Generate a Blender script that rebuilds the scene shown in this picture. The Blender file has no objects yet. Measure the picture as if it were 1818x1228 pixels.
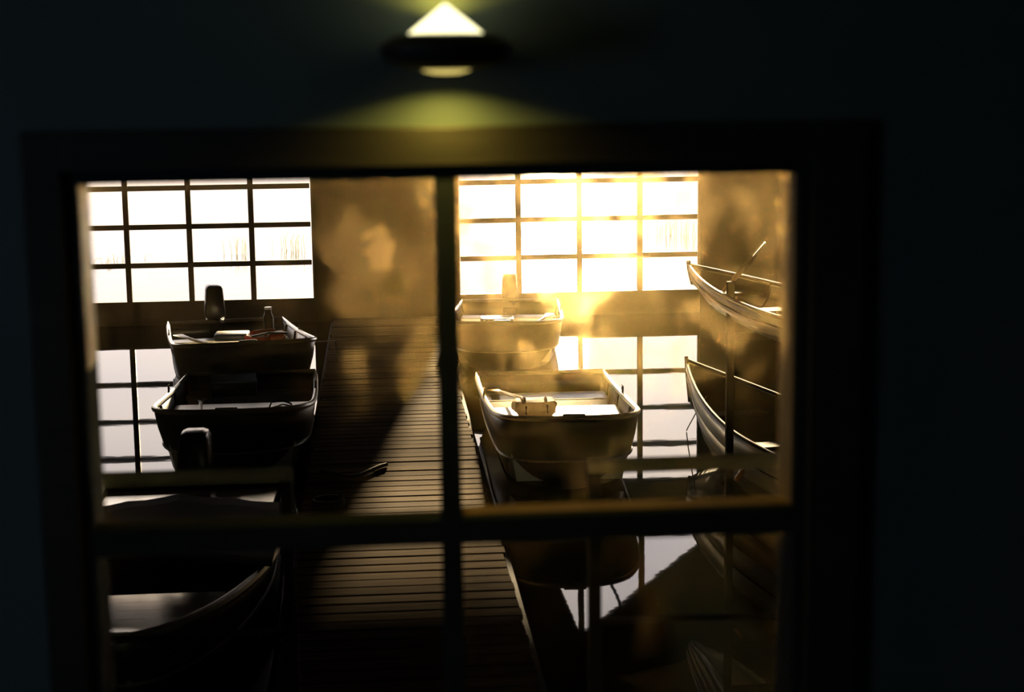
import bpy, bmesh, math, random
from mathutils import Vector, Matrix
random.seed(7)
C = bpy.context.scene.collection
SC = bpy.context.scene
PI = math.pi
R = math.radians

# ------------------------------------------------------------------ camera
cam = bpy.data.objects.new('camera', bpy.data.cameras.new('camera'))
C.objects.link(cam); SC.camera = cam
YAW, PITCH, ROLL = R(4.571), R(9.189), R(-0.741)
Fv = Vector((math.sin(YAW)*math.cos(PITCH), math.cos(YAW)*math.cos(PITCH), -math.sin(PITCH)))
Rv = Vector((math.cos(YAW), -math.sin(YAW), 0)); Uv = Rv.cross(Fv)
c_, s_ = math.cos(ROLL), math.sin(ROLL)
R2, U2 = Rv*c_ + Uv*s_, Uv*c_ - Rv*s_
M = Matrix((R2, U2, -Fv)).transposed().to_4x4()
M.translation = (0, 0, 3.555)
cam.matrix_world = M
cam.data.sensor_width = 36
cam.data.lens = 2962.9/1818*36
cam.data.clip_start = 0.05; cam.data.clip_end = 3000
cam.data.dof.use_dof = True
cam.data.dof.focus_distance = 19.0
cam.data.dof.aperture_fstop = 3.3

# ------------------------------------------------------------------ light
SUN_EL, SUN_AZ = R(9.15), R(6.1)
w = bpy.data.worlds.new('sky'); SC.world = w; w.use_nodes = True
nt = w.node_tree; nt.nodes.clear()
def N(nt, t, **k):
    n = nt.nodes.new(t)
    for a, b in k.items(): setattr(n, a, b)
    return n
sky = N(nt, 'ShaderNodeTexSky', sky_type='NISHITA', sun_disc=False, sun_elevation=SUN_EL, sun_rotation=SUN_AZ,
        dust_density=3.0, air_density=1.0)
tc = N(nt, 'ShaderNodeTexCoord'); mp = N(nt, 'ShaderNodeMapping'); mp.inputs['Scale'].default_value = (1, 1, 2.5)
noi = N(nt, 'ShaderNodeTexNoise'); noi.inputs['Scale'].default_value = 5; noi.inputs['Detail'].default_value = 5
rmp = N(nt, 'ShaderNodeMapRange'); rmp.inputs[1].default_value = .35; rmp.inputs[2].default_value = .7
rmp.inputs[3].default_value = .78; rmp.inputs[4].default_value = 1.0
cl = N(nt, 'ShaderNodeRGB'); cl.outputs[0].default_value = (5.6, 5.2, 5.7, 1)
vm = N(nt, 'ShaderNodeVectorMath', operation='SCALE'); vm.inputs['Scale'].default_value = 0.5
mx = N(nt, 'ShaderNodeMix', data_type='RGBA')
bg = N(nt, 'ShaderNodeBackground'); bg.inputs[1].default_value = 0.42
out = N(nt, 'ShaderNodeOutputWorld')
L = nt.links.new
L(tc.outputs['Generated'], mp.inputs[0]); L(mp.outputs[0], noi.inputs['Vector']); L(noi.outputs[0], rmp.inputs[0])
L(sky.outputs[0], vm.inputs[0]); L(rmp.outputs[0], mx.inputs[0]); L(vm.outputs[0], mx.inputs[6]); L(cl.outputs[0], mx.inputs[7])
L(mx.outputs[2], bg.inputs[0]); L(bg.outputs[0], out.inputs[0])

sun = bpy.data.objects.new('sun', bpy.data.lights.new('sun', 'SUN')); C.objects.link(sun)
sun.data.energy = 30.0; sun.data.angle = R(1.8); sun.data.color = (1.0, 0.74, 0.42)
sd = Vector((math.sin(SUN_AZ)*math.cos(SUN_EL), math.cos(SUN_AZ)*math.cos(SUN_EL), math.sin(SUN_EL)))
sun.rotation_euler = sd.to_track_quat('Z', 'Y').to_euler()
# dusk daylight through the room's own side window, at its opening
sl = bpy.data.objects.new('side_window_daylight', bpy.data.lights.new('side_window_daylight', 'AREA')); C.objects.link(sl)
sl.data.shape = 'RECTANGLE'; sl.data.size = 1.0; sl.data.size_y = 0.9
sl.data.energy = 3.4; sl.data.color = (0.16, 0.66, 1.0)
sl.location = (-2.95, 0.6, 3.3); sl.rotation_euler = (0, R(-90), 0)

vs = SC.view_settings
vs.view_transform = 'Standard'; vs.look = 'None'; vs.exposure = 0.0; vs.gamma = 1.0; vs.use_curve_mapping = False
cy = SC.cycles
cy.max_bounces = 12; cy.transparent_max_bounces = 24; cy.glossy_bounces = 6; cy.diffuse_bounces = 4
cy.transmission_bounces = 8; cy.use_denoising = True; cy.sample_clamp_indirect = 100.0; cy.sample_clamp_direct = 0
cy.blur_glossy = 0.5

# ------------------------------------------------------------------ materials
def mat(name, col, rough=.6, metal=0.0, var=.0, scale=8.0, bump=0.0, spec=.5, stretch=(1, 1, 1), rnd=0.0, coat=0.0):
    m = bpy.data.materials.new(name); m.use_nodes = True
    t = m.node_tree; p = t.nodes['Principled BSDF']
    p.inputs['Roughness'].default_value = rough; p.inputs['Metallic'].default_value = metal
    p.inputs['Specular IOR Level'].default_value = spec
    p.inputs['Coat Weight'].default_value = coat
    tc = N(t, 'ShaderNodeTexCoord'); mp = N(t, 'ShaderNodeMapping'); mp.inputs['Scale'].default_value = stretch
    no = N(t, 'ShaderNodeTexNoise'); no.inputs['Scale'].default_value = scale; no.inputs['Detail'].default_value = 4
    t.links.new(tc.outputs['Object'], mp.inputs[0]); t.links.new(mp.outputs[0], no.inputs['Vector'])
    mr = N(t, 'ShaderNodeMapRange'); mr.inputs[1].default_value = .3; mr.inputs[2].default_value = .7
    mr.inputs[3].default_value = 1-var; mr.inputs[4].default_value = 1+var
    t.links.new(no.outputs[0], mr.inputs[0])
    sc = N(t, 'ShaderNodeVectorMath', operation='SCALE'); sc.inputs[0].default_value = col
    last = mr.outputs[0]
    if rnd:
        oi = N(t, 'ShaderNodeObjectInfo'); r2 = N(t, 'ShaderNodeMapRange')
        r2.inputs[3].default_value = 1-rnd; r2.inputs[4].default_value = 1+rnd
        t.links.new(oi.outputs['Random'], r2.inputs[0])
        ml = N(t, 'ShaderNodeMath', operation='MULTIPLY'); t.links.new(last, ml.inputs[0]); t.links.new(r2.outputs[0], ml.inputs[1])
        last = ml.outputs[0]
    t.links.new(last, sc.inputs['Scale']); t.links.new(sc.outputs[0], p.inputs['Base Color'])
    if bump:
        b = N(t, 'ShaderNodeBump'); b.inputs['Strength'].default_value = bump; b.inputs['Distance'].default_value = .01
        t.links.new(no.outputs[0], b.inputs['Height']); t.links.new(b.outputs[0], p.inputs['Normal'])
    return m
M_ = {}
M_['teal'] = mat('teal_wall_paint', (.11, .15, .14), .8, var=.08, scale=3, bump=.1)
M_['casing'] = mat('dark_stained_casing', (.029, .026, .019), .55, var=.25, scale=6, bump=.2, stretch=(1, 1, 6))
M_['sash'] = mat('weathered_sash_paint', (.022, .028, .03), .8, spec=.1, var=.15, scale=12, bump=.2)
M_['reveal'] = mat('glare_lit_reveal', (.95, .60, .20), .45, var=.2, scale=8, bump=.2)  # golden glare on the left jamb, put into the board colour
M_['reveal_dim'] = mat('dim_lit_reveal', (.35, .22, .09), .55, var=.2, scale=8, bump=.2)  # weaker golden light on jamb and bar, put into the colour
M_['boards'] = mat('dark_boathouse_boards', (.018, .014, .010), .85, spec=.15, var=.3, scale=4, bump=.4, stretch=(1, 1, .2))
M_['bar'] = mat('door_bar_paint', (.07, .055, .04), .6, var=.15, scale=10)
M_['plank'] = mat('weathered_dock_plank', (.088, .060, .031), .9, spec=.006, var=.3, scale=9, bump=.25, stretch=(.3, 4, 4), rnd=.28)
M_['timber'] = mat('wet_dark_timber', (.03, .026, .02), .8, spec=.08, var=.3, scale=6, bump=.4)
M_['alum'] = mat('bare_aluminium', (.62, .62, .58), .3, metal=.9, var=.1, scale=20, bump=.05)
M_['bench'] = mat('worn_aluminium_bench', (.55, .54, .5), .28, metal=.7, var=.1, scale=6, bump=.05)
M_['hull_green'] = mat('dark_green_hull_paint', (.016, .02, .014), .4, var=.2, scale=5, bump=.05)
M_['hull_grey'] = mat('dull_grey_hull', (.10, .105, .10), .35, metal=.3, var=.2, scale=5, bump=.05)
M_['hull_in'] = mat('dull_boat_interior', (.045, .045, .035), .6, var=.25, scale=5, bump=.1)
M_['white_hull'] = mat('off_white_strake_paint', (.42, .43, .39), .4, var=.12, scale=5, bump=.05)
M_['wood'] = mat('oiled_boat_wood', (.20, .12, .06), .45, var=.3, scale=8, bump=.1, stretch=(1, .3, 1))
M_['darkwood'] = mat('dark_boat_wood', (.02, .018, .013), .7, spec=.15, var=.3, scale=8, bump=.1)
M_['black'] = mat('black_cowl_plastic', (.02, .021, .022), .25, var=.1, scale=8)
M_['cushion'] = mat('dark_vinyl_cushion', (.03, .038, .045), .4, var=.2, scale=10, bump=.1)
M_['blue'] = mat('dark_blue_box_plastic', (.06, .095, .12), .3, var=.1, scale=8)
M_['lid'] = mat('top_lit_lid', (.45, .60, .66), .35, var=.1, scale=8)  # light falling on the box top is put into this paler colour
M_['red'] = mat('red_nylon', (.45, .045, .02), .6, var=.3, scale=14, bump=.6)
M_['oar'] = mat('varnished_oar_wood', (.55, .42, .25), .35, var=.15, scale=12, stretch=(1, .2, 1))
M_['rope'] = mat('grey_rope', (.22, .19, .14), .9, var=.3, scale=60, bump=.5)
M_['darkrope'] = mat('wet_black_rope', (.02, .018, .015), .8, var=.3, scale=60, bump=.5)
M_['tan'] = mat('tan_canvas', (.33, .22, .11), .8, var=.25, scale=12, bump=.5)
M_['tarp'] = mat('black_tarpaulin', (.006, .0055, .004), .85, spec=.08, var=.3, scale=5, bump=.3)
M_['deck'] = mat('cream_deck_board', (.80, .75, .60), .2, metal=.75, var=.06, scale=9, stretch=(.3, 2, 1))
M_['rail'] = mat('galvanised_rail', (.80, .70, .42), .5, var=.15, scale=14, bump=.1)
M_['iron'] = mat('black_iron', (.015, .013, .01), .6, var=.2, scale=14, bump=.1)
M_['reed'] = mat('dry_reed', (.55, .50, .30), .8, var=.2, scale=5)
M_['amber'] = mat('amber_float_plastic', (.75, .32, .06), .2, var=.1, scale=9, coat=.5)
M_['ceiling'] = mat('dim_ceiling', (.05, .06, .05), .9, var=.1, scale=3)

def emis(name, col, st):
    m = bpy.data.materials.new(name); m.use_nodes = True
    p = m.node_tree.nodes['Principled BSDF']; p.inputs['Base Color'].default_value = (*col, 1)
    p.inputs['Emission Color'].default_value = (*col, 1); p.inputs['Emission Strength'].default_value = st
    return m
M_['shade'] = emis('lit_opal_glass', (1, .92, .5), 2.6)
M_['lens'] = emis('lit_amber_lens', (1, .78, .22), .9)

def glass_dirty():
    m = bpy.data.materials.new('dusty_old_glass'); m.use_nodes = True
    t = m.node_tree; t.nodes.clear(); lk = t.links.new
    o = N(t, 'ShaderNodeOutputMaterial'); tc = N(t, 'ShaderNodeTexCoord')
    # dirt in the corners and along the edges of each pane
    sep = N(t, 'ShaderNodeSeparateXYZ'); lk(tc.outputs['Generated'], sep.inputs[0])
    def M1(op, a, b=None, clamp=False):
        n = N(t, 'ShaderNodeMath', operation=op, use_clamp=clamp)
        for i, v in enumerate((a, b)):
            if v is None: continue
            if isinstance(v, (int, float)): n.inputs[i].default_value = v
            else: lk(v, n.inputs[i])
        return n.outputs[0]
    def edge(s):
        d = M1('ABSOLUTE', M1('SUBTRACT', M1('MULTIPLY', s, 2.0), 1.0))
        return d
    ex, ez = edge(sep.outputs[0]), edge(sep.outputs[2])
    border = M1('ADD', M1('POWER', ex, 26.0), M1('POWER', ez, 26.0))
    corner = M1('MULTIPLY', M1('POWER', ex, 9.0), M1('POWER', ez, 9.0))
    n1 = N(t, 'ShaderNodeTexNoise'); n1.inputs['Scale'].default_value = 13; n1.inputs['Detail'].default_value = 3
    n1.inputs['Distortion'].default_value = .6
    lk(tc.outputs['Object'], n1.inputs['Vector'])
    mp = N(t, 'ShaderNodeMapping'); mp.inputs['Scale'].default_value = (1, 1, .35)
    lk(tc.outputs['Object'], mp.inputs[0])
    n2 = N(t, 'ShaderNodeTexNoise'); n2.inputs['Scale'].default_value = 22; n2.inputs['Detail'].default_value = 2
    lk(mp.outputs[0], n2.inputs['Vector'])
    r1 = N(t, 'ShaderNodeMapRange'); r1.inputs[1].default_value = .46; r1.inputs[2].default_value = .62; lk(n1.outputs[0], r1.inputs[0])
    r2 = N(t, 'ShaderNodeMapRange'); r2.inputs[1].default_value = .35; r2.inputs[2].default_value = .75; lk(n2.outputs[0], r2.inputs[0])
    dirt = M1('MULTIPLY', r1.outputs[0], M1('ADD', M1('MULTIPLY', r2.outputs[0], .7), .3))
    # glare haze shaped into the dirt: stronger high and right, weaker low and left
    so = N(t, 'ShaderNodeSeparateXYZ'); lk(tc.outputs['Object'], so.inputs[0])
    gz = N(t, 'ShaderNodeMapRange', interpolation_type='SMOOTHSTEP'); gz.inputs[1].default_value = 2.95; gz.inputs[2].default_value = 3.18
    gz.inputs[3].default_value = .06; gz.inputs[4].default_value = 1.0; lk(so.outputs[2], gz.inputs[0])
    gx = N(t, 'ShaderNodeMapRange', interpolation_type='SMOOTHSTEP'); gx.inputs[1].default_value = -.19; gx.inputs[2].default_value = 0.05
    gx.inputs[3].default_value = .045; gx.inputs[4].default_value = 1.0; lk(so.outputs[0], gx.inputs[0])
    gr = N(t, 'ShaderNodeMapRange', interpolation_type='SMOOTHSTEP'); gr.inputs[1].default_value = .46; gr.inputs[2].default_value = .60
    gr.inputs[3].default_value = 1.0; gr.inputs[4].default_value = .6; lk(so.outputs[0], gr.inputs[0])
    grime_haze = M1('MULTIPLY', M1('MULTIPLY', gz.outputs[0], gx.outputs[0]), gr.outputs[0])
    fac = M1('MULTIPLY', M1('ADD', M1('MULTIPLY', dirt, GL['dirt']), GL['base']), grime_haze)
    sx_ = M1('ABSOLUTE', M1('SUBTRACT', so.outputs[0], M1('ADD', M1('MULTIPLY', M1('SUBTRACT', so.outputs[2], 3.02), .52), .045)))
    st_ = N(t, 'ShaderNodeMapRange', interpolation_type='SMOOTHSTEP'); st_.inputs[1].default_value = .010; st_.inputs[2].default_value = .002
    lk(sx_, st_.inputs[0])
    sw_ = N(t, 'ShaderNodeMapRange', interpolation_type='SMOOTHSTEP'); sw_.inputs[1].default_value = .065; sw_.inputs[2].default_value = .045
    lk(M1('ABSOLUTE', M1('SUBTRACT', so.outputs[2], 3.065)), sw_.inputs[0])
    fac = M1('ADD', fac, M1('MULTIPLY', M1('MULTIPLY', st_.outputs[0], sw_.outputs[0]), .12))
    eg = M1('ADD', M1('MULTIPLY', border, .14), M1('MULTIPLY', corner, .45))
    fac = M1('ADD', fac, M1('MULTIPLY', eg, M1('ADD', M1('MULTIPLY', gz.outputs[0], .7), .15)), True)
    tr = N(t, 'ShaderNodeBsdfTransparent')
    rf = N(t, 'ShaderNodeBsdfRefraction'); rf.inputs['Roughness'].default_value = GL['rough']; rf.inputs['IOR'].default_value = 1.2
    rf.inputs['Color'].default_value = GL['tint']
    tl = N(t, 'ShaderNodeBsdfTranslucent'); tl.inputs['Color'].default_value = (.8, .55, .22, 1)
    mxs = N(t, 'ShaderNodeMixShader'); mxs.inputs[0].default_value = .03
    rf2 = N(t, 'ShaderNodeBsdfRefraction'); rf2.inputs['Roughness'].default_value = .36; rf2.inputs['IOR'].default_value = 1.2
    rf2.inputs['Color'].default_value = (1, .74, .32, 1)
    mr_ = N(t, 'ShaderNodeMixShader'); mr_.inputs[0].default_value = .32; lk(rf.outputs[0], mr_.inputs[1]); lk(rf2.outputs[0], mr_.inputs[2])
    lk(mr_.outputs[0], mxs.inputs[1]); lk(tl.outputs[0], mxs.inputs[2])
    mf = N(t, 'ShaderNodeMixShader'); lk(fac, mf.inputs[0]); lk(tr.outputs[0], mf.inputs[1]); lk(mxs.outputs[0], mf.inputs[2])
    lk(mf.outputs[0], o.inputs[0])
    return m
GL = dict(base=.06, dirt=.60, rough=.80, tint=(1, .66, .24, 1))
M_['near_glass'] = glass_dirty()

def glass_clear():
    m = bpy.data.materials.new('door_glass'); m.use_nodes = True
    t = m.node_tree; t.nodes.clear(); lk = t.links.new
    o = N(t, 'ShaderNodeOutputMaterial')
    tr = N(t, 'ShaderNodeBsdfTransparent'); tr.inputs[0].default_value = (.96, .97, .95, 1)
    gl = N(t, 'ShaderNodeBsdfGlossy'); gl.inputs['Roughness'].default_value = .05
    fr = N(t, 'ShaderNodeFresnel'); fr.inputs[0].default_value = 1.3
    mf = N(t, 'ShaderNodeMixShader'); lk(fr.outputs[0], mf.inputs[0]); lk(tr.outputs[0], mf.inputs[1]); lk(gl.outputs[0], mf.inputs[2])
    tl = N(t, 'ShaderNodeBsdfTranslucent'); tl.inputs[0].default_value = (.8, .75, .6, 1)
    m2 = N(t, 'ShaderNodeMixShader'); m2.inputs[0].default_value = .03
    lk(mf.outputs[0], m2.inputs[1]); lk(tl.outputs[0], m2.inputs[2]); lk(m2.outputs[0], o.inputs[0])
    return m
M_['door_glass'] = glass_clear()

def water_mat():
    m = bpy.data.materials.new('lake_water'); m.use_nodes = True
    t = m.node_tree; t.nodes.clear(); lk = t.links.new
    o = N(t, 'ShaderNodeOutputMaterial'); tc = N(t, 'ShaderNodeTexCoord')
    sep = N(t, 'ShaderNodeSeparateXYZ'); lk(tc.outputs['Object'], sep.inputs[0])
    wind = N(t, 'ShaderNodeMapRange'); wind.inputs[1].default_value = 25; wind.inputs[2].default_value = 31
    wind.inputs[3].default_value = .004; wind.inputs[4].default_value = .07; lk(sep.outputs[1], wind.inputs[0])
    mp = N(t, 'ShaderNodeMapping'); mp.inputs['Scale'].default_value = (1, 1.6, 1); lk(tc.outputs['Object'], mp.inputs[0])
    n1 = N(t, 'ShaderNodeTexNoise'); n1.inputs['Scale'].default_value = 1.6; n1.inputs['Detail'].default_value = 3
    lk(mp.outputs[0], n1.inputs['Vector'])
    bp = N(t, 'ShaderNodeBump'); bp.inputs['Distance'].default_value = .1
    lk(wind.outputs[0], bp.inputs['Strength']); lk(n1.outputs[0], bp.inputs['Height'])
    ro = N(t, 'ShaderNodeMapRange'); ro.inputs[1].default_value = 25; ro.inputs[2].default_value = 30
    ro.inputs[3].default_value = .02; ro.inputs[4].default_value = .07; lk(sep.outputs[1], ro.inputs[0])
    gl = N(t, 'ShaderNodeBsdfGlossy'); lk(ro.outputs[0], gl.inputs['Roughness']); lk(bp.outputs[0], gl.inputs['Normal'])
    df = N(t, 'ShaderNodeBsdfDiffuse'); df.inputs[0].default_value = (.003, .004, .003, 1)
    fr = N(t, 'ShaderNodeFresnel'); fr.inputs[0].default_value = 1.34; lk(bp.outputs[0], fr.inputs['Normal'])
    mf = N(t, 'ShaderNodeMixShader'); lk(fr.outputs[0], mf.inputs[0]); lk(df.outputs[0], mf.inputs[1]); lk(gl.outputs[0], mf.inputs[2])
    lk(mf.outputs[0], o.inputs[0])
    return m
M_['water'] = water_mat()

# ------------------------------------------------------------------ mesh helpers
def newbm(): return bmesh.new()
def box(bm, x0, x1, y0, y1, z0, z1, bev=0.0, rot=None, top=1.0):
    r = bmesh.ops.create_cube(bm, size=1.0)
    cx, cy_, cz = (x0+x1)/2, (y0+y1)/2, (z0+z1)/2
    for v in r['verts']:
        k = top if v.co.z > 0 else 1.0
        v.co = Vector((v.co.x*(x1-x0)*k, v.co.y*(y1-y0)*k, v.co.z*(z1-z0)))
    if bev:
        es = list({e for v in r['verts'] for e in v.link_edges})
        g = bmesh.ops.bevel(bm, geom=es, offset=bev, segments=2, affect='EDGES', profile=.5)
        vs_ = list({v for f in g['faces'] for v in f.verts} | {v for v in r['verts'] if v.is_valid})
    else: vs_ = r['verts']
    for v in vs_:
        p = v.co
        if rot is not None: p = rot @ p
        v.co = p + Vector((cx, cy_, cz))
    return vs_
def boxat(bm, c, size, bev=0.0, rz=0.0, rx=0.0, ry=0.0, top=1.0):
    rot = Matrix.Rotation(rz, 3, 'Z') @ Matrix.Rotation(rx, 3, 'X') @ Matrix.Rotation(ry, 3, 'Y')
    return box(bm, c[0]-size[0]/2, c[0]+size[0]/2, c[1]-size[1]/2, c[1]+size[1]/2, c[2]-size[2]/2, c[2]+size[2]/2, bev, rot, top)
def tube(bm, pts, r, seg=8, closed=False):
    pts = [Vector(p) for p in pts]; n = len(pts); rings = []
    rr = r if isinstance(r, (list, tuple)) else [r]*n
    for i, p in enumerate(pts):
        a = pts[i-1] if (i > 0 or closed) else p
        b = pts[(i+1) % n] if (i < n-1 or closed) else p
        d = (b-a).normalized()
        up = Vector((0, 0, 1)) if abs(d.z) < .95 else Vector((0, 1, 0))
        s = d.cross(up).normalized(); u = s.cross(d)
        rings.append([bm.verts.new(p + (s*math.cos(2*PI*k/seg) + u*math.sin(2*PI*k/seg))*rr[i]) for k in range(seg)])
    m = n if closed else n-1
    for i in range(m):
        a, b = rings[i], rings[(i+1) % n]
        for k in range(seg): bm.faces.new((a[k], a[(k+1) % seg], b[(k+1) % seg], b[k]))
    if not closed:
        bm.faces.new(rings[0][::-1]); bm.faces.new(rings[-1])
def lathe(bm, prof, c=(0, 0, 0), seg=32):
    rings = []
    for r, z in prof:
        if r < 1e-5: rings.append([bm.verts.new((c[0], c[1], c[2]+z))])
        else: rings.append([bm.verts.new((c[0]+r*math.cos(2*PI*k/seg), c[1]+r*math.sin(2*PI*k/seg), c[2]+z)) for k in range(seg)])
    for a, b in zip(rings, rings[1:]):
        for k in range(seg):
            k2 = (k+1) % seg
            if len(a) == 1 and len(b) == 1: continue
            if len(a) == 1: bm.faces.new((a[0], b[k2], b[k]))
            elif len(b) == 1: bm.faces.new((a[k], a[k2], b[0]))
            else: bm.faces.new((a[k], a[k2], b[k2], b[k]))
def prism(bm, poly, y0, y1):
    a = [bm.verts.new((x, y0, z)) for x, z in poly]; b = [bm.verts.new((x, y1, z)) for x, z in poly]
    bm.faces.new(a); bm.faces.new(b[::-1]); n = len(poly)
    for i in range(n): bm.faces.new((a[i], b[i], b[(i+1) % n], a[(i+1) % n]))
def obj(name, bm, m, parent=None, smooth=False, loc=None):
    bmesh.ops.recalc_face_normals(bm, faces=bm.faces)
    me = bpy.data.meshes.new(name); bm.to_mesh(me); bm.free()
    me.materials.append(m)
    if smooth:
        me.polygons.foreach_set('use_smooth', [True]*len(me.polygons))
        me.set_sharp_from_angle(angle=R(40))
    o = bpy.data.objects.new(name, me); C.objects.link(o)
    if parent: o.parent = parent
    if loc: o.location = loc
    return o
def tag(o, label=None, cat=None, group=None, kind=None):
    if label: o['label'] = label
    if cat: o['category'] = cat
    if group: o['group'] = group
    if kind: o['kind'] = kind
    return o
def thing(name, label, cat, loc=(0, 0, 0), rz=0, group=None):
    o = bpy.data.objects.new(name, None); C.objects.link(o)
    o.location = loc; o.rotation_euler = (0, 0, rz); o.empty_display_size = .1
    return tag(o, label, cat, group)
def struct(name, bm, m, parent=None, label=None, cat=None):
    o = obj(name, bm, m, parent)
    if not parent: tag(o, label, cat, kind='structure')
    return o
def solid(o, th):
    md = o.modifiers.new('thickness', 'SOLIDIFY'); md.thickness = th; md.offset = 0; return o

# ------------------------------------------------------------------ setting: water
bm = newbm()
v = [bm.verts.new(p) for p in ((-400, 3.0, 0), (400, 3.0, 0), (400, 900, 0), (-400, 900, 0))]; bm.faces.new(v)
struct('water', bm, M_['water'], label='calm lake water mirroring the gridded doors inside the boathouse', cat='water')

# ------------------------------------------------------------------ setting: near room
YN = 2.80            # room face of the window wall
WX0, WX1, WZ0, WZ1 = -.490, .714, 2.172, 3.387
TX0, TX1, TZ0, TZ1 = -.577, .828, 2.085, 3.474
RMX = 3.0
bm = newbm()
y0, y1 = YN, YN+.09
OX0, OX1, OZ0, OZ1 = WX0-.03, WX1+.03, WZ0-.03, WZ1+.03
box(bm, -5.6, OX0, y0, y1, -.4, 6.6); box(bm, OX1, 6.6, y0, y1, -.4, 6.6)
box(bm, OX0, OX1, y0, y1, -.4, OZ0); box(bm, OX0, OX1, y0, y1, OZ1, 6.6)
struct('wall_front', bm, M_['teal'], label='dark teal painted wall around the window', cat='wall')
bm = newbm(); box(bm, -RMX, RMX, -2.6, YN, 1.85, 1.95)
struct('floor', bm, M_['boards'], label='dark board floor of the room', cat='floor')
bm = newbm(); box(bm, -RMX, RMX, -2.6, YN, 4.6, 4.7)
struct('ceiling', bm, M_['ceiling'], label='dim ceiling of the room', cat='ceiling')
bm = newbm()
box(bm, -RMX-.1, -RMX, -2.6, 0.1, 1.85, 4.7); box(bm, -RMX-.1, -RMX, 1.1, YN, 1.85, 4.7)
box(bm, -RMX-.1, -RMX, .1, 1.1, 1.85, 2.85); box(bm, -RMX-.1, -RMX, .1, 1.1, 3.75, 4.7)
struct('wall_left', bm, M_['teal'], label='side wall of the room with a small window', cat='wall')
bm = newbm(); box(bm, RMX, RMX+.1, -2.6, YN, 1.85, 4.7)
struct('wall_right', bm, M_['teal'], label='plain dark side wall of the room', cat='wall')
bm = newbm(); box(bm, -RMX-.1, RMX+.1, -2.7, -2.6, 1.85, 4.7)
struct('wall_back', bm, M_['teal'], label='plain dark back wall of the room', cat='wall')

# window_1 : the dark window the picture looks through
win = thing('window_1', 'dark framed four pane window with dusty glass', 'window', (0, YN, 0)); tag(win, kind='structure')
def wbox(name, x0, x1, ya, yb, z0, z1, m, bev=.003, par=win):
    b = newbm(); box(b, x0, x1, ya, yb, z0, z1, bev); return obj(name, b, m, par)
wbox('casing_board', TX0, WX0-.022, -.022, 0, TZ0, TZ1, M_['casing'])
wbox('casing_board', WX1+.022, TX1, -.022, 0, TZ0, TZ1, M_['casing'])
wbox('casing_board', WX0-.022, WX1+.022, -.022, 0, WZ1+.022, TZ1, M_['casing'])
wbox('casing_board', WX0-.022, WX1+.022, -.026, 0, TZ0, WZ0-.022, M_['casing'])
# sash stiles and rails (room side), deep reveal behind them
for nm, a in (('sash_stile', (WX0-.022, WX0, WZ0-.022, WZ1+.022)), ('sash_stile', (WX1, WX1+.022, WZ0-.022, WZ1+.022)),
              ('sash_rail', (WX0, WX1, WZ1, WZ1+.022)), ('sash_rail', (WX0, WX1, WZ0-.022, WZ0))):
    wbox(nm, a[0], a[1], -.008, .012, a[2], a[3], M_['sash'])
ZS = 3.075  # height where the glare painted on the left jamb ends
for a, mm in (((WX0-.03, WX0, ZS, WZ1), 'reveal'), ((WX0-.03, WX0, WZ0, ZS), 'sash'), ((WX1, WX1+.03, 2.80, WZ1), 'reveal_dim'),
              ((WX1, WX1+.03, WZ0, 2.80), 'sash'), ((WX0-.03, WX1+.03, WZ1, WZ1+.03), 'sash'), ((WX0-.03, WX1+.03, WZ0-.03, WZ0), 'sash')):  # dark sash colour stands in for the unlit lower jambs
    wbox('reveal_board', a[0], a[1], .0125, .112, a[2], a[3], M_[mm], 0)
MX0, MX1, BZ0, BZ1 = .0975, .134, 2.757, 2.803
wbox('mullion', MX0, MX1, -.008, .02, WZ0, WZ1, M_['sash'])
wbox('mullion_back', MX0+.004, MX1-.004, .0205, .075, WZ0, WZ1, M_['sash'], 0)
wbox('sash_bar', WX0, MX0, -.008, .02, BZ0, BZ1, M_['sash']); wbox('sash_bar', MX1, WX1, -.008, .02, BZ0, BZ1, M_['sash'])
wbox('sash_bar_back', WX0, MX0+.004, .0205, .06, BZ0+.004, BZ1-.002, M_['sash'], 0); wbox('sash_bar_back', MX1-.004, WX1, .0205, .075, BZ0+.004, BZ1, M_['reveal_dim'], 0)  # lit top of the right bar painted gold, left bar kept dark
for xa, xb in ((WX0, MX0), (MX1, WX1)):
    for za, zb in ((WZ0, BZ0), (BZ1, WZ1)):
        b = newbm()
        vv = [b.verts.new(p) for p in ((xa, .019, za), (xb, .019, za), (xb, .019, zb), (xa, .019, zb))]; b.faces.new(vv)
        obj('pane', b, M_['near_glass'], win)

# window_2 : small side window of the room (behind and left of the camera)
w2 = thing('window_2', 'small plain side window of the room', 'window', (-RMX, 0, 0)); tag(w2, kind='structure')
b = newbm()
box(b, -.1, 0, .1, .15, 2.85, 3.75); box(b, -.1, 0, 1.05, 1.1, 2.85, 3.75); box(b, -.1, 0, .15, 1.05, 2.85, 2.9); box(b, -.1, 0, .15, 1.05, 3.7, 3.75)
obj('window_frame', b, M_['casing'], w2)
b = newbm(); box(b, -.06, -.055, .15, 1.05, 2.9, 3.7); obj('pane', b, M_['door_glass'], w2)

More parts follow.
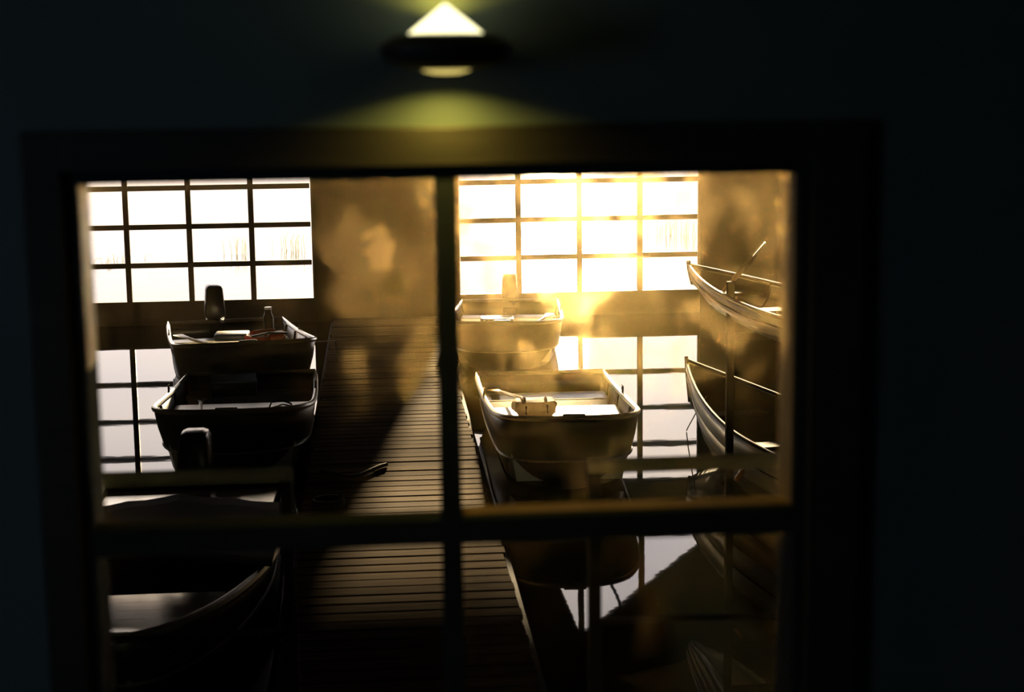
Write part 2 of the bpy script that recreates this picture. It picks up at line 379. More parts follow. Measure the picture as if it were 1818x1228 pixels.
# sconce
LX, LY, LZ = .1155, YN-.118, 3.555+(3.590-3.555)*1.1667
sc = thing('wall_sconce', 'lit wall sconce with white cone shade above a dark metal band', 'lamp', (LX, LY, LZ))
b = newbm(); lathe(b, [(.055, -.030), (.092, -.018), (.106, 0), (.106, .006), (.085, .022), (.066, .026), (.060, .024), (.060, -.026), (.055, -.030)], seg=48)
obj('band', b, M_['iron'], sc, True)
b = newbm(); lathe(b, [(.058, .020), (.060, .026), (.038, .044), (.004, .071), (0, .073)], seg=48); tag(obj('lamp_shade', b, M_['shade'], sc, True), 'glowing white cone shade')
b = newbm(); lathe(b, [(.042, -.026), (.036, -.032), (.02, -.036), (0, -.037)], seg=40); tag(obj('lens', b, M_['lens'], sc, True), 'glowing amber lens')
b = newbm(); box(b, -.012, .012, .09, .118, -.012, .012, .003); box(b, -.04, .04, .110, .118, -.03, .03, .003); obj('wall_bracket', b, M_['iron'], sc)
for nm, dz, rx, e in (('lamp_light_down', -.040, 0, .85), ('lamp_light_up', .040, PI, .42)):
    ld = bpy.data.lights.new(nm, 'AREA')
    ld.shape = 'DISK'; ld.size = .05; ld.spread = R(150)
    ld.energy = e; ld.color = (1, .71, .11)
    lo = bpy.data.objects.new(nm, ld); C.objects.link(lo); lo.location = (0, 0.02 if rx == 0 else .062, dz); ld.size = .05 if rx == 0 else .03; lo.rotation_euler = (rx, 0, 0); lo.parent = sc

# ------------------------------------------------------------------ setting: boathouse
YF = 24.6
DX = [(-4.543, -.933), (1.178, 4.818)]     # the two door bays
DZ0, DZ1 = .02, 2.60
RX = .5
def roofz(x): return 6.35 - .22*abs(x-RX)
XL, XR = -5.5, 6.5
bm = newbm()
yb = YF+.14
# far wall below, between and above the doors, with an open gable light over the right bay
box(bm, XL, DX[0][0], YF, yb, -.3, DZ1); box(bm, DX[0][1], DX[1][0], YF, yb, -.3, DZ1); box(bm, DX[1][1], XR, YF, yb, -.3, DZ1)
prism(bm, [(XL, DZ1), (2.36, DZ1), (2.36, roofz(2.36)), (RX, roofz(RX)), (XL, roofz(XL))], YF, yb)
prism(bm, [(2.36, DZ1), (XR, DZ1), (XR, 3.44), (2.36, 3.44)], YF, yb)
prism(bm, [(2.36, 3.44), (2.955, 4.935), (2.955, roofz(2.955)), (2.36, roofz(2.36))], YF, yb)
prism(bm, [(2.955, 4.935), (3.09, 4.935), (3.09, roofz(3.09)), (2.955, roofz(2.955))], YF, yb)
prism(bm, [(3.09, 4.935), (5.07, 3.44), (XR, 3.44), (XR, roofz(XR)), (3.09, roofz(3.09))], YF, yb)
struct('wall_far', bm, M_['boards'], label='dark boathouse wall holding the two gridded doors', cat='wall')
bm = newbm(); box(bm, XL-.1, XL, YN+.09, yb, -.3, 5.2); struct('boathouse_wall_left', bm, M_['boards'], label='dark side wall of the boathouse', cat='wall')
bm = newbm(); box(bm, XR, XR+.1, YN+.09, yb, -.3, 5.2); struct('boathouse_wall_right', bm, M_['boards'], label='dark side wall beyond the racked boats', cat='wall')
bm = newbm()
def slab(bm, x0, z0, x1, z1, t=.12):
    prism(bm, [(x0, z0), (x1, z1), (x1, z1+t), (x0, z0+t)], YN+.09, yb+.5)
slab(bm, XL-.4, roofz(XL-.4), RX, roofz(RX)); slab(bm, RX, roofz(RX), XR+.4, roofz(XR+.4))
struct('roof', bm, M_['boards'], label='dark shallow gabled boathouse roof', cat='roof')
# gable light: bars and glass
gl = thing('window_3', 'triangular gable window over the right hand doors, seen only mirrored in water', 'window', (0, YF, 0)); tag(gl, kind='structure')
def gz(x):   # upper boundary of the gable light
    if x < 2.955: return 3.44+(x-2.36)/(2.955-2.36)*(4.935-3.44)
    if x < 3.09: return 4.935
    return 4.935-(x-3.09)/(5.07-3.09)*(4.935-3.44)
for x in (2.99, 3.932):
    b = newbm(); box(b, x-.045, x+.045, .03, .09, 3.44, gz(x)); obj('muntin', b, M_['bar'], gl)
b = newbm(); tube(b, [(3.30, .02, 3.85), (3.72, .02, 4.80)], .028, 6); obj('diagonal_brace', b, M_['iron'], gl)
for xa, xb in ((2.36, 2.945), (3.035, 3.887), (3.977, 5.07)):
    pts = [(xa, 3.44), (xb, 3.44), (xb, gz(xb)-.001)]
    if gz(xa) > 3.45: pts.append((xa, gz(xa)))
    if xa < 3.09 < xb: pts.insert(3, (3.09, 4.935))
    b = newbm(); vv = [b.verts.new((x, .06, z)) for x, z in pts]; b.faces.new(vv); obj('pane', b, M_['door_glass'], gl)

# the two gridded doors
ZR = [.353, .885, 1.446, 2.009, 2.538]
def door(idx, xa, xb, label):
    d = thing('door_%d' % idx, label, 'door', ((xa+xb)/2, YF+.03, 0)); tag(d, kind='structure')
    hw = (xb-xa)/2; n = 4; p = (xb-xa)/n
    b = newbm(); box(b, -hw, hw, 0, .06, -.15, ZR[0]-.0, .004); obj('bottom_panel', b, M_['bar'], d)
    b = newbm(); box(b, -hw, hw, 0, .06, ZR[4], DZ1, .004); obj('top_rail', b, M_['bar'], d)
    for k in (0, n):
        x = -hw+k*p; a_, b_ = (x, x+.03) if k == 0 else (x-.03, x)
        b = newbm(); box(b, a_, b_, 0, .06, ZR[0], ZR[4], .002); obj('stile', b, M_['bar'], d)
    for k in range(1, n):
        x = -hw+k*p
        b = newbm(); box(b, x-.040, x+.040, -.004, .056, ZR[0], ZR[4], .004); obj('vertical_muntin', b, M_['bar'], d)
    for z in ZR[1:4]:
        for k in range(n):
            x = -hw+k*p
            b = newbm(); box(b, x+.04, x+p-.04, 0, .05, z-.038, z+.038, .004); obj('horizontal_muntin', b, M_['bar'], d)
    for k in range(n):
        for j in range(4):
            x = -hw+k*p; b = newbm()
            x0_, x1_ = x+(.03 if k == 0 else .04), x+p-(.03 if k == n-1 else .04)
            z0_, z1_ = ZR[j]+(0 if j == 0 else .038), ZR[j+1]-(0 if j == 3 else .038)
            vv = [b.verts.new(q) for q in ((x0_, .028, z0_), (x1_, .028, z0_), (x1_, .028, z1_), (x0_, .028, z1_))]; b.faces.new(vv)
            obj('pane', b, M_['door_glass'], d)
door(1, *DX[0], 'wide gridded glass boathouse door behind the boat with the red life jacket')
door(2, *DX[1], 'wide gridded glass boathouse door with the sun glare behind it')

# ------------------------------------------------------------------ dock
DY0, DY1, DXa, DXb, DZ = 7.2, 22.6, -.624, .814, .324
dock = thing('dock', 'long plank dock running between the two rows of moored boats', 'dock', (0, 0, 0))
pw, gap = .146, .022
b = newbm(); box(b, DXa, DXb, -pw/2, pw/2, -.018, .018, .005); pm = None
y = DY0; k = 0
while y < DY1:
    if k == 0:
        po = obj('plank', b, M_['plank'], dock); pm = po.data
    else:
        po = bpy.data.objects.new('plank', pm); C.objects.link(po); po.parent = dock
    po.location = (random.uniform(-.012, .012), y+pw/2, DZ-.018+random.uniform(-.004, .004))
    po.rotation_euler = (random.uniform(-.012, .012), 0, random.uniform(-.004, .004))
    y += pw+gap; k += 1
for x in (DXa+.05, .095, DXb-.05):
    b = newbm(); box(b, x-.04, x+.04, DY0, DY1, .12, DZ-.042); obj('stringer', b, M_['timber'], dock)
for yy in (8.0, 11.5, 15.0, 18.5, 22.2):
    for x in (DXa+.14, DXb-.14):
        b = newbm(); tube(b, [(x, yy, -.8), (x, yy, .12)], .07, 10); obj('pile', b, M_['timber'], dock)
for xf in (DXa-.02, DXb+.02):
    b = newbm(); box(b, xf-.018, xf+.018, DY0, DY1, .02, DZ-.045, .003); obj('edge_board', b, M_['timber'], dock)
# rope lying on the dock
rp = []
for i in range(26):
    u = i/25
    rp.append((-.52+.55*u, 13.55-.22*math.sin(u*PI*1.1)+.10*u+.04*math.sin(u*9), DZ+.024))
b = newbm(); tube(b, rp, .017, 6)
tag(obj('rope', b, M_['darkrope'], smooth=True), 'dark wet rope lying across the left part of the dock planks', 'rope')
b = newbm()
cp = [(-.43+.13*math.cos(t*.45)*(1-.004*t), 12.45+.13*math.sin(t*.45)*(1-.004*t), DZ+.018+.0032*(t//14)*6) for t in range(44)]
tube(b, cp, .018, 6)
tag(obj('coiled_rope', b, M_['darkrope'], smooth=True), 'dark coil of rope at the dock edge low in the upper left pane', 'rope')

# ------------------------------------------------------------------ landing rails outside the window
def rail(label, x0, x1, Y, z, postx):
    t = thing('handrail', label, 'railing', (0, Y, 0))
    b = newbm(); tube(b, [(x0, 0, z), (x1, 0, z)], .020, 14); obj('top_rail', b, M_['rail'], t, True)
    for px in postx:
        b = newbm(); box(b, px-.017, px+.017, -.017, .017, 1.55, z-.016, .003); obj('post', b, M_['iron'], t)
    b = newbm(); box(b, min(x0, x1), max(x0, x1), -.008, .008, z-.428, z-.413, .002); obj('lower_rail', b, M_['iron'], t)
rail('left handrail, pale blurred bar crossing in front of the nearest boat', -2.9, -.232, 4.2, 2.556, (-.25, -1.6, -2.85))
rail('right handrail, pale blurred bar under the hull with the tan bundle', .53, 2.9, 4.2, 2.552, (.545, 1.7, 2.85))
bm = newbm(); box(bm, -3.0, 3.0, YN+.09, 4.25, 1.45, 1.55); struct('landing', bm, M_['timber'], label='dark landing deck under the handrails', cat='landing')

# ------------------------------------------------------------------ skiffs
def u_pts(w, wst, y0, Ln, a, n, Ns=10, Nb=14):
    """half outline from stern to bow centre: list of (x,y)"""
    pts = []
    for i in range(Ns):
        s = i/Ns; y = Ln-(Ln-(y0+a))*s
        pts.append((wst+(w-wst)*math.sin(s*PI/2), y))
    for i in range(Nb+1):
        t = i/Nb*PI/2
        pts.append((w*max(math.cos(t), 0)**(2/n), y0+a-a*math.sin(t)**(2/n)))
    return pts
def skiff(name, label, loc, rz, Ln=3.4, beam=1.46, zb=.74, zs=.47, a=.9, n=3.0, hull='hull_green', taper=0.0, benches=((.75, .26), (1.7, .26), (2.75, .26)), bmat='bench', rimr=.025, bowflat=1.0, group=None, rake=.42):
    t = thing(name, label, 'boat', loc, rz, group)
    hb = beam/2
    def rz_(y): return zs+(zb-zs)*max(0, 1-y/Ln)**1.8
    levels = []
    for w_, y0, zf in ((1.0, 0, 1.0), (.975, rake*.22, .72), (.93, rake*.55, .42), (.80, rake*1.1, .10)):
        pts = [(x_*(1-taper*max(0, 1-y_/Ln)), y_) for x_, y_ in u_pts(hb*w_, hb*w_*.93, y0, Ln, a, n)]
        levels.append([Vector((x, y, .02+(rz_(y)-.02)*zf if zf > .2 else .03)) for x, y in pts])
    kl = [Vector((0, p.y, -.06+.10*max(0, 1-(p.y-rake*1.1)/.8)**2*.5)) for p in levels[-1]]
    levels.append(kl)
    bm = newbm(); grid = []
    for lv in levels:
        half = lv; full = [p.copy() for p in half]+[Vector((-p.x, p.y, p.z)) for p in half[-2::-1]]
        grid.append([bm.verts.new(p) for p in full])
    for ra, rb in zip(grid, grid[1:]):
        for i in range(len(ra)-1):
            bm.faces.new((ra[i], ra[i+1], rb[i+1], rb[i]))
    # transom
    for ra, rb in zip(grid, grid[1:]):
        bm.faces.new((ra[0], rb[0], rb[-1], ra[-1]))
    bmesh.ops.remove_doubles(bm, verts=bm.verts, dist=.0005)
    o = obj('hull', bm, M_[hull], t, True); solid(o, .012)
    rimpts = [Vector((p.x, p.y, p.z+.004)) for p in levels[0]]
    full = rimpts+[Vector((-p.x, p.y, p.z)) for p in rimpts[-2::-1]]
    bm = newbm(); tube(bm, full, rimr, 8, closed=True); obj('gunwale', bm, M_['alum'], t, True)
    # spray rail below gunwale
    bm = newbm(); tube(bm, [Vector((p.x*1.004+math.copysign(.006, p.x) if abs(p.x) > .01 else 0, p.y-.008, p.z)) for p in ([q for q in levels[2]]+[Vector((-q.x, q.y, q.z)) for q in levels[2][-2::-1]])], .012, 6)
    obj('spray_rail', bm, M_['alum'], t, True)
    bm = newbm()
    fl = levels[3]; vv = [bm.verts.new((p.x*.96, p.y+.03, .075)) for p in fl]+[bm.verts.new((-p.x*.96, p.y+.03, .075)) for p in fl[-2::-1]]
    bm.faces.new(vv); obj('floor_panel', bm, M_['hull_in'], t)
    def hw_at(y, lev=1):
        L_ = levels[lev]
        for p, q in zip(L_, L_[1:]):
            if q.y <= y <= p.y: 
                u = (y-q.y)/max(1e-6, p.y-q.y); return q.x+(p.x-q.x)*u
        return hb*.9
    for yb_, d in benches:
        zt = rz_(yb_)-.13
        h0, h1 = hw_at(yb_-d/2)-.02, hw_at(yb_+d/2)-.02
        bm = newbm()
        vt = [bm.verts.new(q) for q in ((-h0, yb_-d/2, zt), (h0, yb_-d/2, zt), (h1, yb_+d/2, zt), (-h1, yb_+d/2, zt))]
        k_ = .86
        vb = [bm.verts.new(q) for q in ((-h0*k_, yb_-d/2, .09), (h0*k_, yb_-d/2, .09), (h1*k_, yb_+d/2, .09), (-h1*k_, yb_+d/2, .09))]
        bm.faces.new(vt); bm.faces.new(vb[::-1])
        for i in range(4): bm.faces.new((vt[i], vb[i], vb[(i+1) % 4], vt[(i+1) % 4]))
        bmesh.ops.bevel(bm, geom=[e for e in bm.edges if all(v_ in vt for v_ in e.verts)], offset=.014, segments=3, affect='EDGES')
        obj('bench', bm, M_[bmat], t, True)
    # ribs
    for yr in (1.2, 2.2, 3.0):
        if yr > Ln-.1: continue
        for s in (-1, 1):
            bm = newbm()
            tube(bm, [(s*(hw_at(yr, j)-.018), yr, .02+(rz_(yr)-.02)*zf_) for j, zf_ in ((0, .97), (1, .72), (2, .42))], .012, 5)
            obj('rib', bm, M_['hull_in'], t)
    # bow handle
    bm = newbm(); tube(bm, [(-.10, .015, zb+.0), (-.09, .0, zb+.035), (.09, .0, zb+.035), (.10, .015, zb+.0)], .010, 6); obj('bow_handle', bm, M_['alum'], t, True)
    for s in (-1, 1):
        bm = newbm(); yy = 1.95; x_ = s*(hw_at(yy, 0)); tube(bm, [(x_, yy, rz_(yy)), (x_, yy, rz_(yy)+.05)], .012, 6)
        tube(bm, [(x_, yy-.03, rz_(yy)+.10), (x_, yy-.035, rz_(yy)+.06), (x_, yy, rz_(yy)+.045), (x_, yy+.035, rz_(yy)+.06), (x_, yy+.03, rz_(yy)+.10)], .008, 6)
        obj('oarlock', bm, M_['iron'], t)
    t['_Ln'] = Ln
    return t, rz_
def outboard(label, boat, zs, Ln, dx=0.0, s=1.0, turn=0.0):
    mw = boat.matrix_world if False else Matrix.Translation(boat.location) @ Matrix.Rotation(boat.rotation_euler.z, 4, 'Z')
    p = mw @ Vector((dx, Ln+.05, zs))
    t = thing('outboard_motor', label, 'motor', p, boat.rotation_euler.z+turn)
    bm = newbm(); vs_ = box(bm, -.12*s, .12*s, -.02, .32*s, .10, .42*s+.06, .045*s, top=.78); obj('cowl', bm, M_['black'], t, True)
    bm = newbm(); box(bm, -.10*s, .10*s, 0, .27*s, .02, .10, .015); tag(obj('cowl_base', bm, M_['alum'], t, True), 'dull silver cowl base')
    bm = newbm(); box(bm, -.045, .045, .06, .2, -.62, .02, .02); obj('leg', bm, M_['black'], t, True)
    bm = newbm(); box(bm, -.09, .09, -.08, .06, -.10, .02, .01); obj('clamp_bracket', bm, M_['iron'], t)
    bm = newbm(); tube(bm, [(.0, -.02, .10), (.04, -.25, .13), (.06, -.42, .13)], [.018, .016, .022], 8); obj('tiller', bm, M_['black'], t, True)
    return t
def local(boat, p):
    return (Matrix.Translation(boat.location) @ Matrix.Rotation(boat.rotation_euler.z, 4, 'Z')) @ Vector(p)
def oar(label, a, b_, group=None):
    a, b_ = Vector(a), Vector(b_); d = (b_-a)
    o = thing('oar', label, 'oar', a, 0, group)
    Ln = d.length; q = d.to_track_quat('Y', 'Z'); o.rotation_mode = 'QUATERNION'; o.rotation_quaternion = q
    bm = newbm(); tube(bm, [(0, 0, 0), (0, .12, 0), (0, .14, 0), (0, Ln*.72, 0)], [.016, .016, .022, .019], 8); obj('shaft', bm, M_['oar'], o, True)
    bm = newbm(); vs_ = box(bm, -.06, .06, Ln*.72, Ln, -.007, .007, .006)
    for v_ in bm.verts:
        u = (v_.co.y-Ln*.72)/(Ln*.28); v_.co.x *= .35+.65*min(1, u*1.8)
    obj('blade', bm, M_['oar'], o, True)
    return o

G = 'aluminium skiffs moored along the dock'
# left row
L2, l2z = skiff('skiff', 'dark hulled skiff on the left carrying a flat blue box, middle of the left row', (-1.34, 14.30, 0), R(0.5), Ln=3.35, beam=1.44, zb=.72, zs=.47, group=G, a=1.1, n=2.7, benches=((.6, .25), (1.85, .42), (2.95, .28)))
L3, l3z = skiff('skiff', 'grey skiff holding the red life jacket, farthest of the left row', (-1.42, 17.95, 0), R(9), Ln=3.5, beam=1.56, zb=.74, zs=.5, hull='hull_grey', group=G, a=.7, n=3.6)
L1, l1z = skiff('skiff', 'nearest left skiff under a black cover, cream deck boards showing at its bow', (-1.47, 8.72, 0), 0, Ln=4.2, beam=1.50, zb=.60, zs=.44, group=G, benches=(), a=2.2, n=1.8, rimr=.03)
# right row
R2b, r2z = skiff('skiff', 'dark hulled skiff right of the mullion with sunlit benches and a tan bundle', (1.60, 13.60, 0), R(-1.0), Ln=3.6, beam=1.44, zb=.72, zs=.47, group=G, a=.95, n=3.2, taper=.15, benches=((.55, .25), (1.85, .52), (2.95, .38)))
R3b, r3z = skiff('skiff', 'hazy grey skiff in the glare, farthest of the right row', (1.45, 19.5, 0), R(-6), Ln=3.4, beam=1.42, zb=.66, zs=.48, hull='hull_grey', group=G, a=1.0, n=2.5)
GM = 'outboard motors on the skiff sterns'
tag(outboard('black outboard motor on the stern of the skiff with the red life jacket', L3, .42, 3.5, dx=-.12, s=1.12), group=GM)
tag(outboard('nearest outboard motor, pale edged cowl rising behind the left handrail', L1, .22, 4.2, dx=-.02, s=1.25), group=GM)
tag(outboard('hazy outboard motor lost in the glare on the far right skiff', R3b, .36, 3.4, dx=.0, s=1.0), group=GM)

# L2 contents
bm = newbm(); p = local(L2, (-.16, 2.92, l2z(2.92)-.13)); boxat(bm, (0, 0, .07), (.46, .46, .14), .012, R(6))
bx = thing('tackle_box', 'flat dark blue box lying on the middle bench of the left skiff', 'box', p)
ob = obj('body', bm, M_['blue'], bx, True)
bm = newbm(); boxat(bm, (0, 0, .150), (.47, .47, .02), .006, R(6)); tag(obj('lid', bm, M_['lid'], bx, True), 'blue grey lid with the light on its top put into the colour')
bm = newbm(); tube(bm, [(-.06, -.225, .05), (-.05, -.25, .055), (.05, -.25, .055), (.06, -.225, .05)], .006, 6); obj('handle', bm, M_['iron'], bx)
oar('short pale oar across the front bench of the skiff with the blue box', local(L2, (-.34, .95, .50)), local(L2, (-.46, 2.6, .36)), 'oars in the skiffs')
bm = newbm(); tube(bm, [local(L2, q) for q in ((.26, 1.66, .40), (.28, 1.9, .43), (.38, 2.02, .42), (.47, 1.9, .41), (.49, 1.66, .40))], .009, 6)
tag(obj('line', bm, M_['darkrope'], smooth=True), 'thin dark looped line on the middle bench of the skiff with the blue box', 'rope')
# L3 contents
z3 = l3z(1.7)-.13
cu = newbm(); boxat(cu, (0, 0, .04), (.42, .36, .08), .025); 
tag(obj('seat_cushion', cu, M_['cushion'], smooth=True, loc=local(L3, (.02, 2.72, l3z(2.75)-.13))), 'dark seat cushion on the stern bench beside the outboard motor', 'cushion')
lj = thing('life_jacket', 'crumpled red life jacket lying in the far left skiff', 'life jacket', local(L3, (.36, 1.70, z3)), R(20))
for (cx_, cy2, sx, sy, sz, r_) in ((-.12, 0, .20, .34, .12, .2), (.12, .02, .2, .34, .14, -.25), (0, .16, .30, .12, .16, 0)):
    bm = newbm(); boxat(bm, (cx_, cy2, sz/2), (sx, sy, sz), .035, r_, 0, .15*r_)
    for v_ in bm.verts: v_.co += Vector((random.uniform(-.012, .012), random.uniform(-.012, .012), random.uniform(-.0, .015)))
    obj('foam_panel', bm, M_['red'], lj, True)
bm = newbm(); tube(bm, [(-.22, -.1, .135), (-.02, -.12, .17), (.22, -.08, .145)], .012, 6); obj('strap', bm, M_['black'], lj)
cn = thing('canister', 'dark upright canister standing by the red life jacket', 'canister', local(L3, (.42, 2.12, .078)))
bm = newbm(); lathe(bm, [(0, 0), (.06, 0), (.065, .02), (.065, .64), (.05, .68), (.04, .70), (.04, .735), (0, .74)], seg=20); obj('body', bm, M_['black'], cn, True)
bm = newbm(); lathe(bm, [(0, .742), (.045, .742), (.045, .765), (0, .77)], seg=16); tag(obj('cap', bm, M_['alum'], cn, True), 'bright metal cap')
oar('pale oar slanting over the left side of the farthest left skiff', local(L3, (-.22, .40, .62)), local(L3, (-.66, 2.1, .56)), 'oars in the skiffs')
bm = newbm(); tube(bm, [local(L3, (.70, .5, .65)), Vector((-.52, 19.2, .55)), Vector((-.50, 19.1, .34))], .012, 6)
tag(obj('mooring_line', bm, M_['rope'], smooth=True), 'mooring line from the red jacket skiff to the dock', 'rope')
# L1 contents: cover and deck boards
def dk(y): return min(.47, .75*math.sqrt(max(0, 1-(1-(y-.08)/2.2)**2))-.05)
for i in range(5):
    ya, yb_ = .20+i*.245, .20+i*.245+.238
    bm = newbm(); za, zb_ = .565-.110*ya, .565-.110*yb_
    for z_ in (0, 1): pass
    top = [bm.verts.new(q) for q in ((-dk(ya), ya, za), (dk(ya), ya, za), (dk(yb_), yb_, zb_), (-dk(yb_), yb_, zb_))]
    bot = [bm.verts.new((v_.co.x, v_.co.y, v_.co.z-.02)) for v_ in top]
    bm.faces.new(top); bm.faces.new(bot[::-1])
    for k in range(4): bm.faces.new((top[k], bot[k], bot[(k+1) % 4], top[(k+1) % 4]))
    obj('deck_board', bm, M_['deck'], L1)
bm = newbm(); boxat(bm, (0, 0, 0), (1.30, .72, .02), .005, 0, R(-3.5)); o = obj('stern_deck', bm, M_['deck'], L1); o.location = (0, 3.72, .425)
bm = newbm()
rows = []
for i in range(9):
    yy = 1.42+i*.225; r_ = []
    for j in range(13):
        u = -1+j/6; hbw = .76
        r_.append(bm.verts.new((u*hbw, yy+random.uniform(-.006, .006), l1z(yy)+.045+.09*(1-abs(u))**1.0+.008*math.sin(j*2.1+i))))
    rows.append(r_)
for a1, b1 in zip(rows, rows[1:]):
    for j in range(12): bm.faces.new((a1[j], a1[j+1], b1[j+1], b1[j]))
cv = obj('tarpaulin', bm, M_['tarp'], smooth=True); cv.location = L1.location; cv.rotation_euler = L1.rotation_euler; solid(cv, .008)
tag(cv, 'black tarpaulin with a shallow ridge over the nearest left skiff', 'cover')
bm = newbm(); tube(bm, [local(L1, q) for q in ((-.38, 1.34, .60), (-.36, 1.1, .50), (-.28, .8, .51), (-.14, .5, .54), (-.06, .02, .66))], .014, 6)
tag(obj('cord', bm, M_['darkrope'], smooth=True), 'dark cord curving over the cream deck boards', 'rope')
# R2 contents
zz = r2z(1.72)-.13
bu = thing('canvas_bundle', 'tan canvas bundle on the front bench of the sunlit skiff', 'bundle', local(R2b, (-.20, 1.74, zz)), R(4))
bm = newbm(); boxat(bm, (0, 0, .065), (.40, .26, .13), .04)
for v_ in bm.verts: v_.co += Vector((random.uniform(-.012, .012), random.uniform(-.01, .01), random.uniform(-.01, .02)))
obj('body', bm, M_['tan'], bu, True)
for x_ in (-.1, .1):
    bm = newbm(); tube(bm, [(x_, -.135, .02), (x_, -.145, .09), (x_+.01, 0, .15), (x_, .145, .09), (x_, .135, .02)], .009, 6); obj('strap', bm, M_['darkrope'], bu)
oar('oar lying from the tan bundle back to the stern bench', local(R2b, (-.30, 1.74, .56)), local(R2b, (-.52, 3.2, .38)), 'oars in the skiffs')
# R3 contents
bm = newbm(); boxat(bm, (0, 0, .045), (.44, .34, .09), .022, R(-3))
tag(obj('seat_cushion', bm, M_['deck'], smooth=True, loc=local(R3b, (-.12, 1.7, r3z(1.7)-.13))), 'bright pale cushion on the hazy far right skiff', 'cushion')
oar('sunlit oar blade resting by the right side of the hazy far skiff', local(R3b, (.30, .72, .50)), local(R3b, (.56, 2.2, .46)), 'oars in the skiffs')

# ------------------------------------------------------------------ pointed rowing boats at the right
def pointed(name, label, loc, rz, Ln, beam, zb, zm, depth, mats, pw_=1.7, plumb=.12, lining='hull_in', gun='oar'):
    t = thing(name, label, 'boat', loc, rz)
    hb = beam/2; NS = 28
    lev = []
    ws = (1.0, .99, .93, .80, .55, .0)
    for k, wk in enumerate(ws):
        L_ = []
        for i in range(NS+1):
            s = i/NS; y = s*Ln                      # 0 at bow
            sh = zm+(zb-zm)*(max(0, 1-s/.75))**2.2+(.10)*max(0, s-.75)**1.2
            f = min(1, (1-(1-min(1, s/.62))**pw_))*(1-.28*max(0, (s-.62)/.38)**2)
            u = k/(len(ws)-1); d = depth*(u**.9)
            rk = plumb*u*(1-s)**3
            xx = hb*wk*(f**(1+.25*u))
            L_.append(Vector((xx, y+rk, sh-d*(.55+.45*min(1, s*4)) if k else sh)))
        lev.append(L_)
    for k in range(len(ws)-1):
        bm = newbm()
        off = .007*(k)   # each strake laps over the one below
        for s_g in (1, -1):
            A = [bm.verts.new((s_g*(p.x), p.y, p.z)) for p in lev[k]]
            B = [bm.verts.new((s_g*(p.x+.010), p.y, p.z-.004)) for p in lev[k+1]]
            if k == len(ws)-2: B = [bm.verts.new((0, p.y, p.z)) for p in lev[k+1]]
            for i in range(NS): bm.faces.new((A[i], A[i+1], B[i+1], B[i]))
        o = obj('strake', bm, M_[mats[min(k, len(mats)-1)]], t, True); solid(o, .010)
    for s_g in (1, -1):
        bm = newbm(); tube(bm, [(s_g*(p.x), p.y, p.z+.008) for p in lev[0]], .016, 6); obj('gunwale', bm, M_[gun], t, True)
        for kk in (1,):
            bm = newbm(); tube(bm, [(s_g*(p.x+.012), p.y, p.z) for p in lev[kk]], .007, 5); obj('rub_strip', bm, M_['darkwood'], t, True)
    bm = newbm(); g_ = []
    for l in lev[:5]:
        g_.append([bm.verts.new((max(0, p.x-.022), p.y-(.03 if i == 0 else 0), p.z-(.012 if l is lev[0] else 0))) for i, p in enumerate(l)]+[bm.verts.new((-max(0, p.x-.022), p.y, p.z-(.012 if l is lev[0] else 0))) for p in l[:0:-1]])
    for ra, rb in zip(g_, g_[1:]):
        m_ = len(ra)
        for i in range(m_):
            if i == NS: continue
            bm.faces.new((ra[i], ra[(i+1) % m_], rb[(i+1) % m_], rb[i]))
    obj('lining', bm, M_[lining], t)
    bm = newbm()
    ends = [l[-1] for l in lev]; vv = [bm.verts.new((p.x, p.y, p.z)) for p in ends]+[bm.verts.new((-p.x, p.y, p.z)) for p in ends[-2::-1]]
    bm.faces.new(vv); solid(obj('transom', bm, M_['darkwood'], t), .02)
    bm = newbm(); st = [l[0] for l in lev]; tube(bm, [(0, p.y-.008, p.z+(.04 if i == 0 else 0)) for i, p in enumerate(st)], .02, 6); obj('stem', bm, M_['darkwood'], t, True)
    for i in (5, 9, 13, 17, 21):
        for s_g in (1, -1):
            bm = newbm(); tube(bm, [(s_g*(l[i].x-.015), l[i].y, l[i].z+.005) for l in lev[:5]], .011, 5); obj('rib', bm, M_['darkwood'], t)
    for i in (8, 15, 22):
        bm = newbm(); p = lev[1][i]; h = lev[1][i].x-.015; box(bm, -h, h, p.y-.10, p.y+.10, p.z-.03, p.z-.005, .004); obj('thwart', bm, M_['darkwood'], t)
    return t
UB = pointed('rowing_boat', 'pointed pale rowing boat laid up high on the rack at right', (2.82, 14.95, 0), R(180+8), 4.2, .80, 1.83, 1.80, .28, ['white_hull', 'wood', 'wood', 'hull_grey', 'hull_in'], gun='wood')
LB = pointed('rowing_boat', 'pointed rowing boat with off white strakes afloat below the rack', (3.00, 16.0, 0), R(180+8), 4.7, 1.05, .77, .64, .72, ['white_hull', 'white_hull', 'darkwood'], pw_=1.6, lining='tarp', gun='darkwood')
# rotate: bow at origin pointing +Y (away from the room)

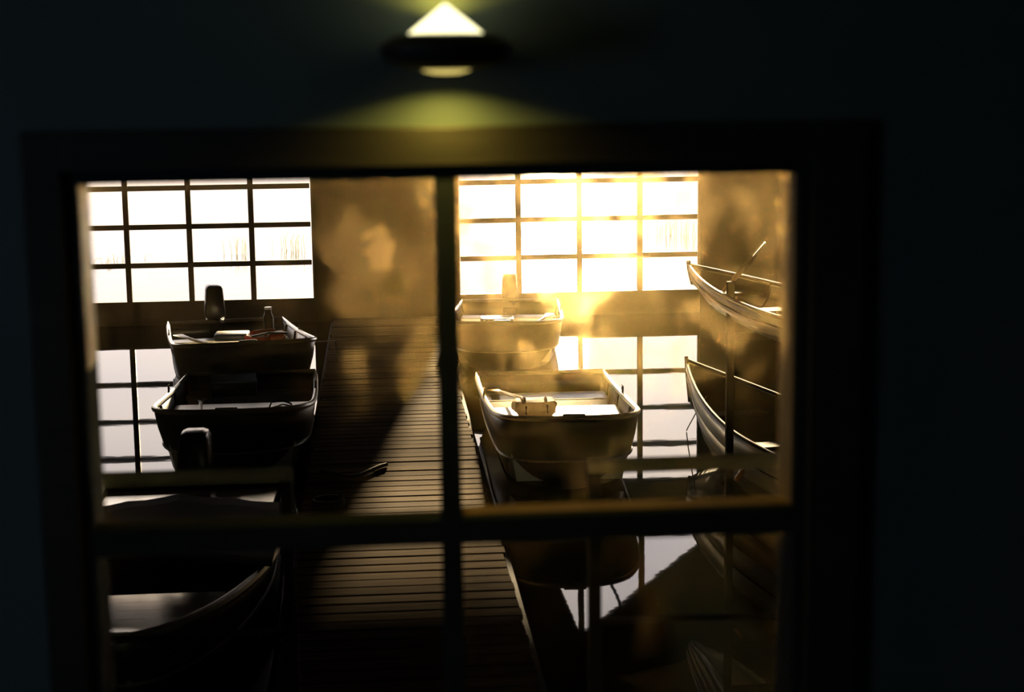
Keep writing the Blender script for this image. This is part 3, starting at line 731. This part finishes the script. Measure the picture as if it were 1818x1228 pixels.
rk = thing('boat_rack', 'dark timber rack carrying the high rowing boat at right', 'rack', (0, 0, 0))
for yy, xa, xb, zt in ((13.0, 2.79, 4.15, 1.92), (11.4, 3.02, 4.4, 1.90)):
    for x_ in (xa, xb):
        bm = newbm(); boxat(bm, (x_, yy, (zt-.6)/2), (.06, .06, zt+.6), .005); obj('post', bm, M_['timber'], rk)
    bm = newbm(); boxat(bm, ((xa+xb)/2, yy, 1.475), (xb-xa, .05, .06), .005); obj('cross_arm', bm, M_['timber'], rk)
oar('long oar leaning up out of the racked rowing boat at right', (2.74, 13.06, 1.83), (3.07, 13.0, 2.225))
bm = newbm(); tube(bm, [(2.90, 14.5, .70), (2.95, 15.2, .42), (3.02, 16.0, .10), (3.05, 16.25, .01)], .006, 5)
tag(obj('mooring_line', bm, M_['rope'], smooth=True), 'thin slack line from the floating rowing boat down to the water', 'rope')
fl = thing('float', 'small amber float glinting beside the floating rowing boat', 'float', (2.635, 11.9, .61))
bm = newbm(); lathe(bm, [(0, -.055), (.012, -.05), (.02, -.03), (.02, .03), (.012, .05), (0, .055)], seg=14)
o = obj('body', bm, M_['amber'], fl, True); o.rotation_euler = (0, R(35), 0)
bm = newbm(); tube(bm, [(.03, 0, .045), (.10, .02, .06), (.20, .05, .08)], .003, 5); obj('cord', bm, M_['rope'], fl)

# reeds out on the lake
def reeds(label, cx_, cy2, n_, w_, h_):
    bm = newbm()
    for i in range(n_):
        x_, y_ = cx_+random.gauss(0, w_), cy2+random.gauss(0, w_); h = h_*random.uniform(.6, 1.1)
        tube(bm, [(x_, y_, -.05), (x_+random.uniform(-.05, .05), y_, h*.6), (x_+random.uniform(-.14, .14), y_, h)], [.008, .006, .002], 4)
    tag(obj('reeds', bm, M_['reed']), label, 'reeds')
reeds('thin clump of reeds on the lake seen in the third column of the left door', -2.95, 34.6, 12, .14, .42)
reeds('wider clump of reeds on the lake seen in the fourth column of the left door', -1.75, 35.2, 18, .30, .42)
reeds('low reeds on the lake seen in the first column of the left door', -5.4, 33.5, 22, .35, .14)
reeds('pale reeds on the lake seen in the upper right corner of the glaring door', 6.6, 37.0, 20, .38, .5)
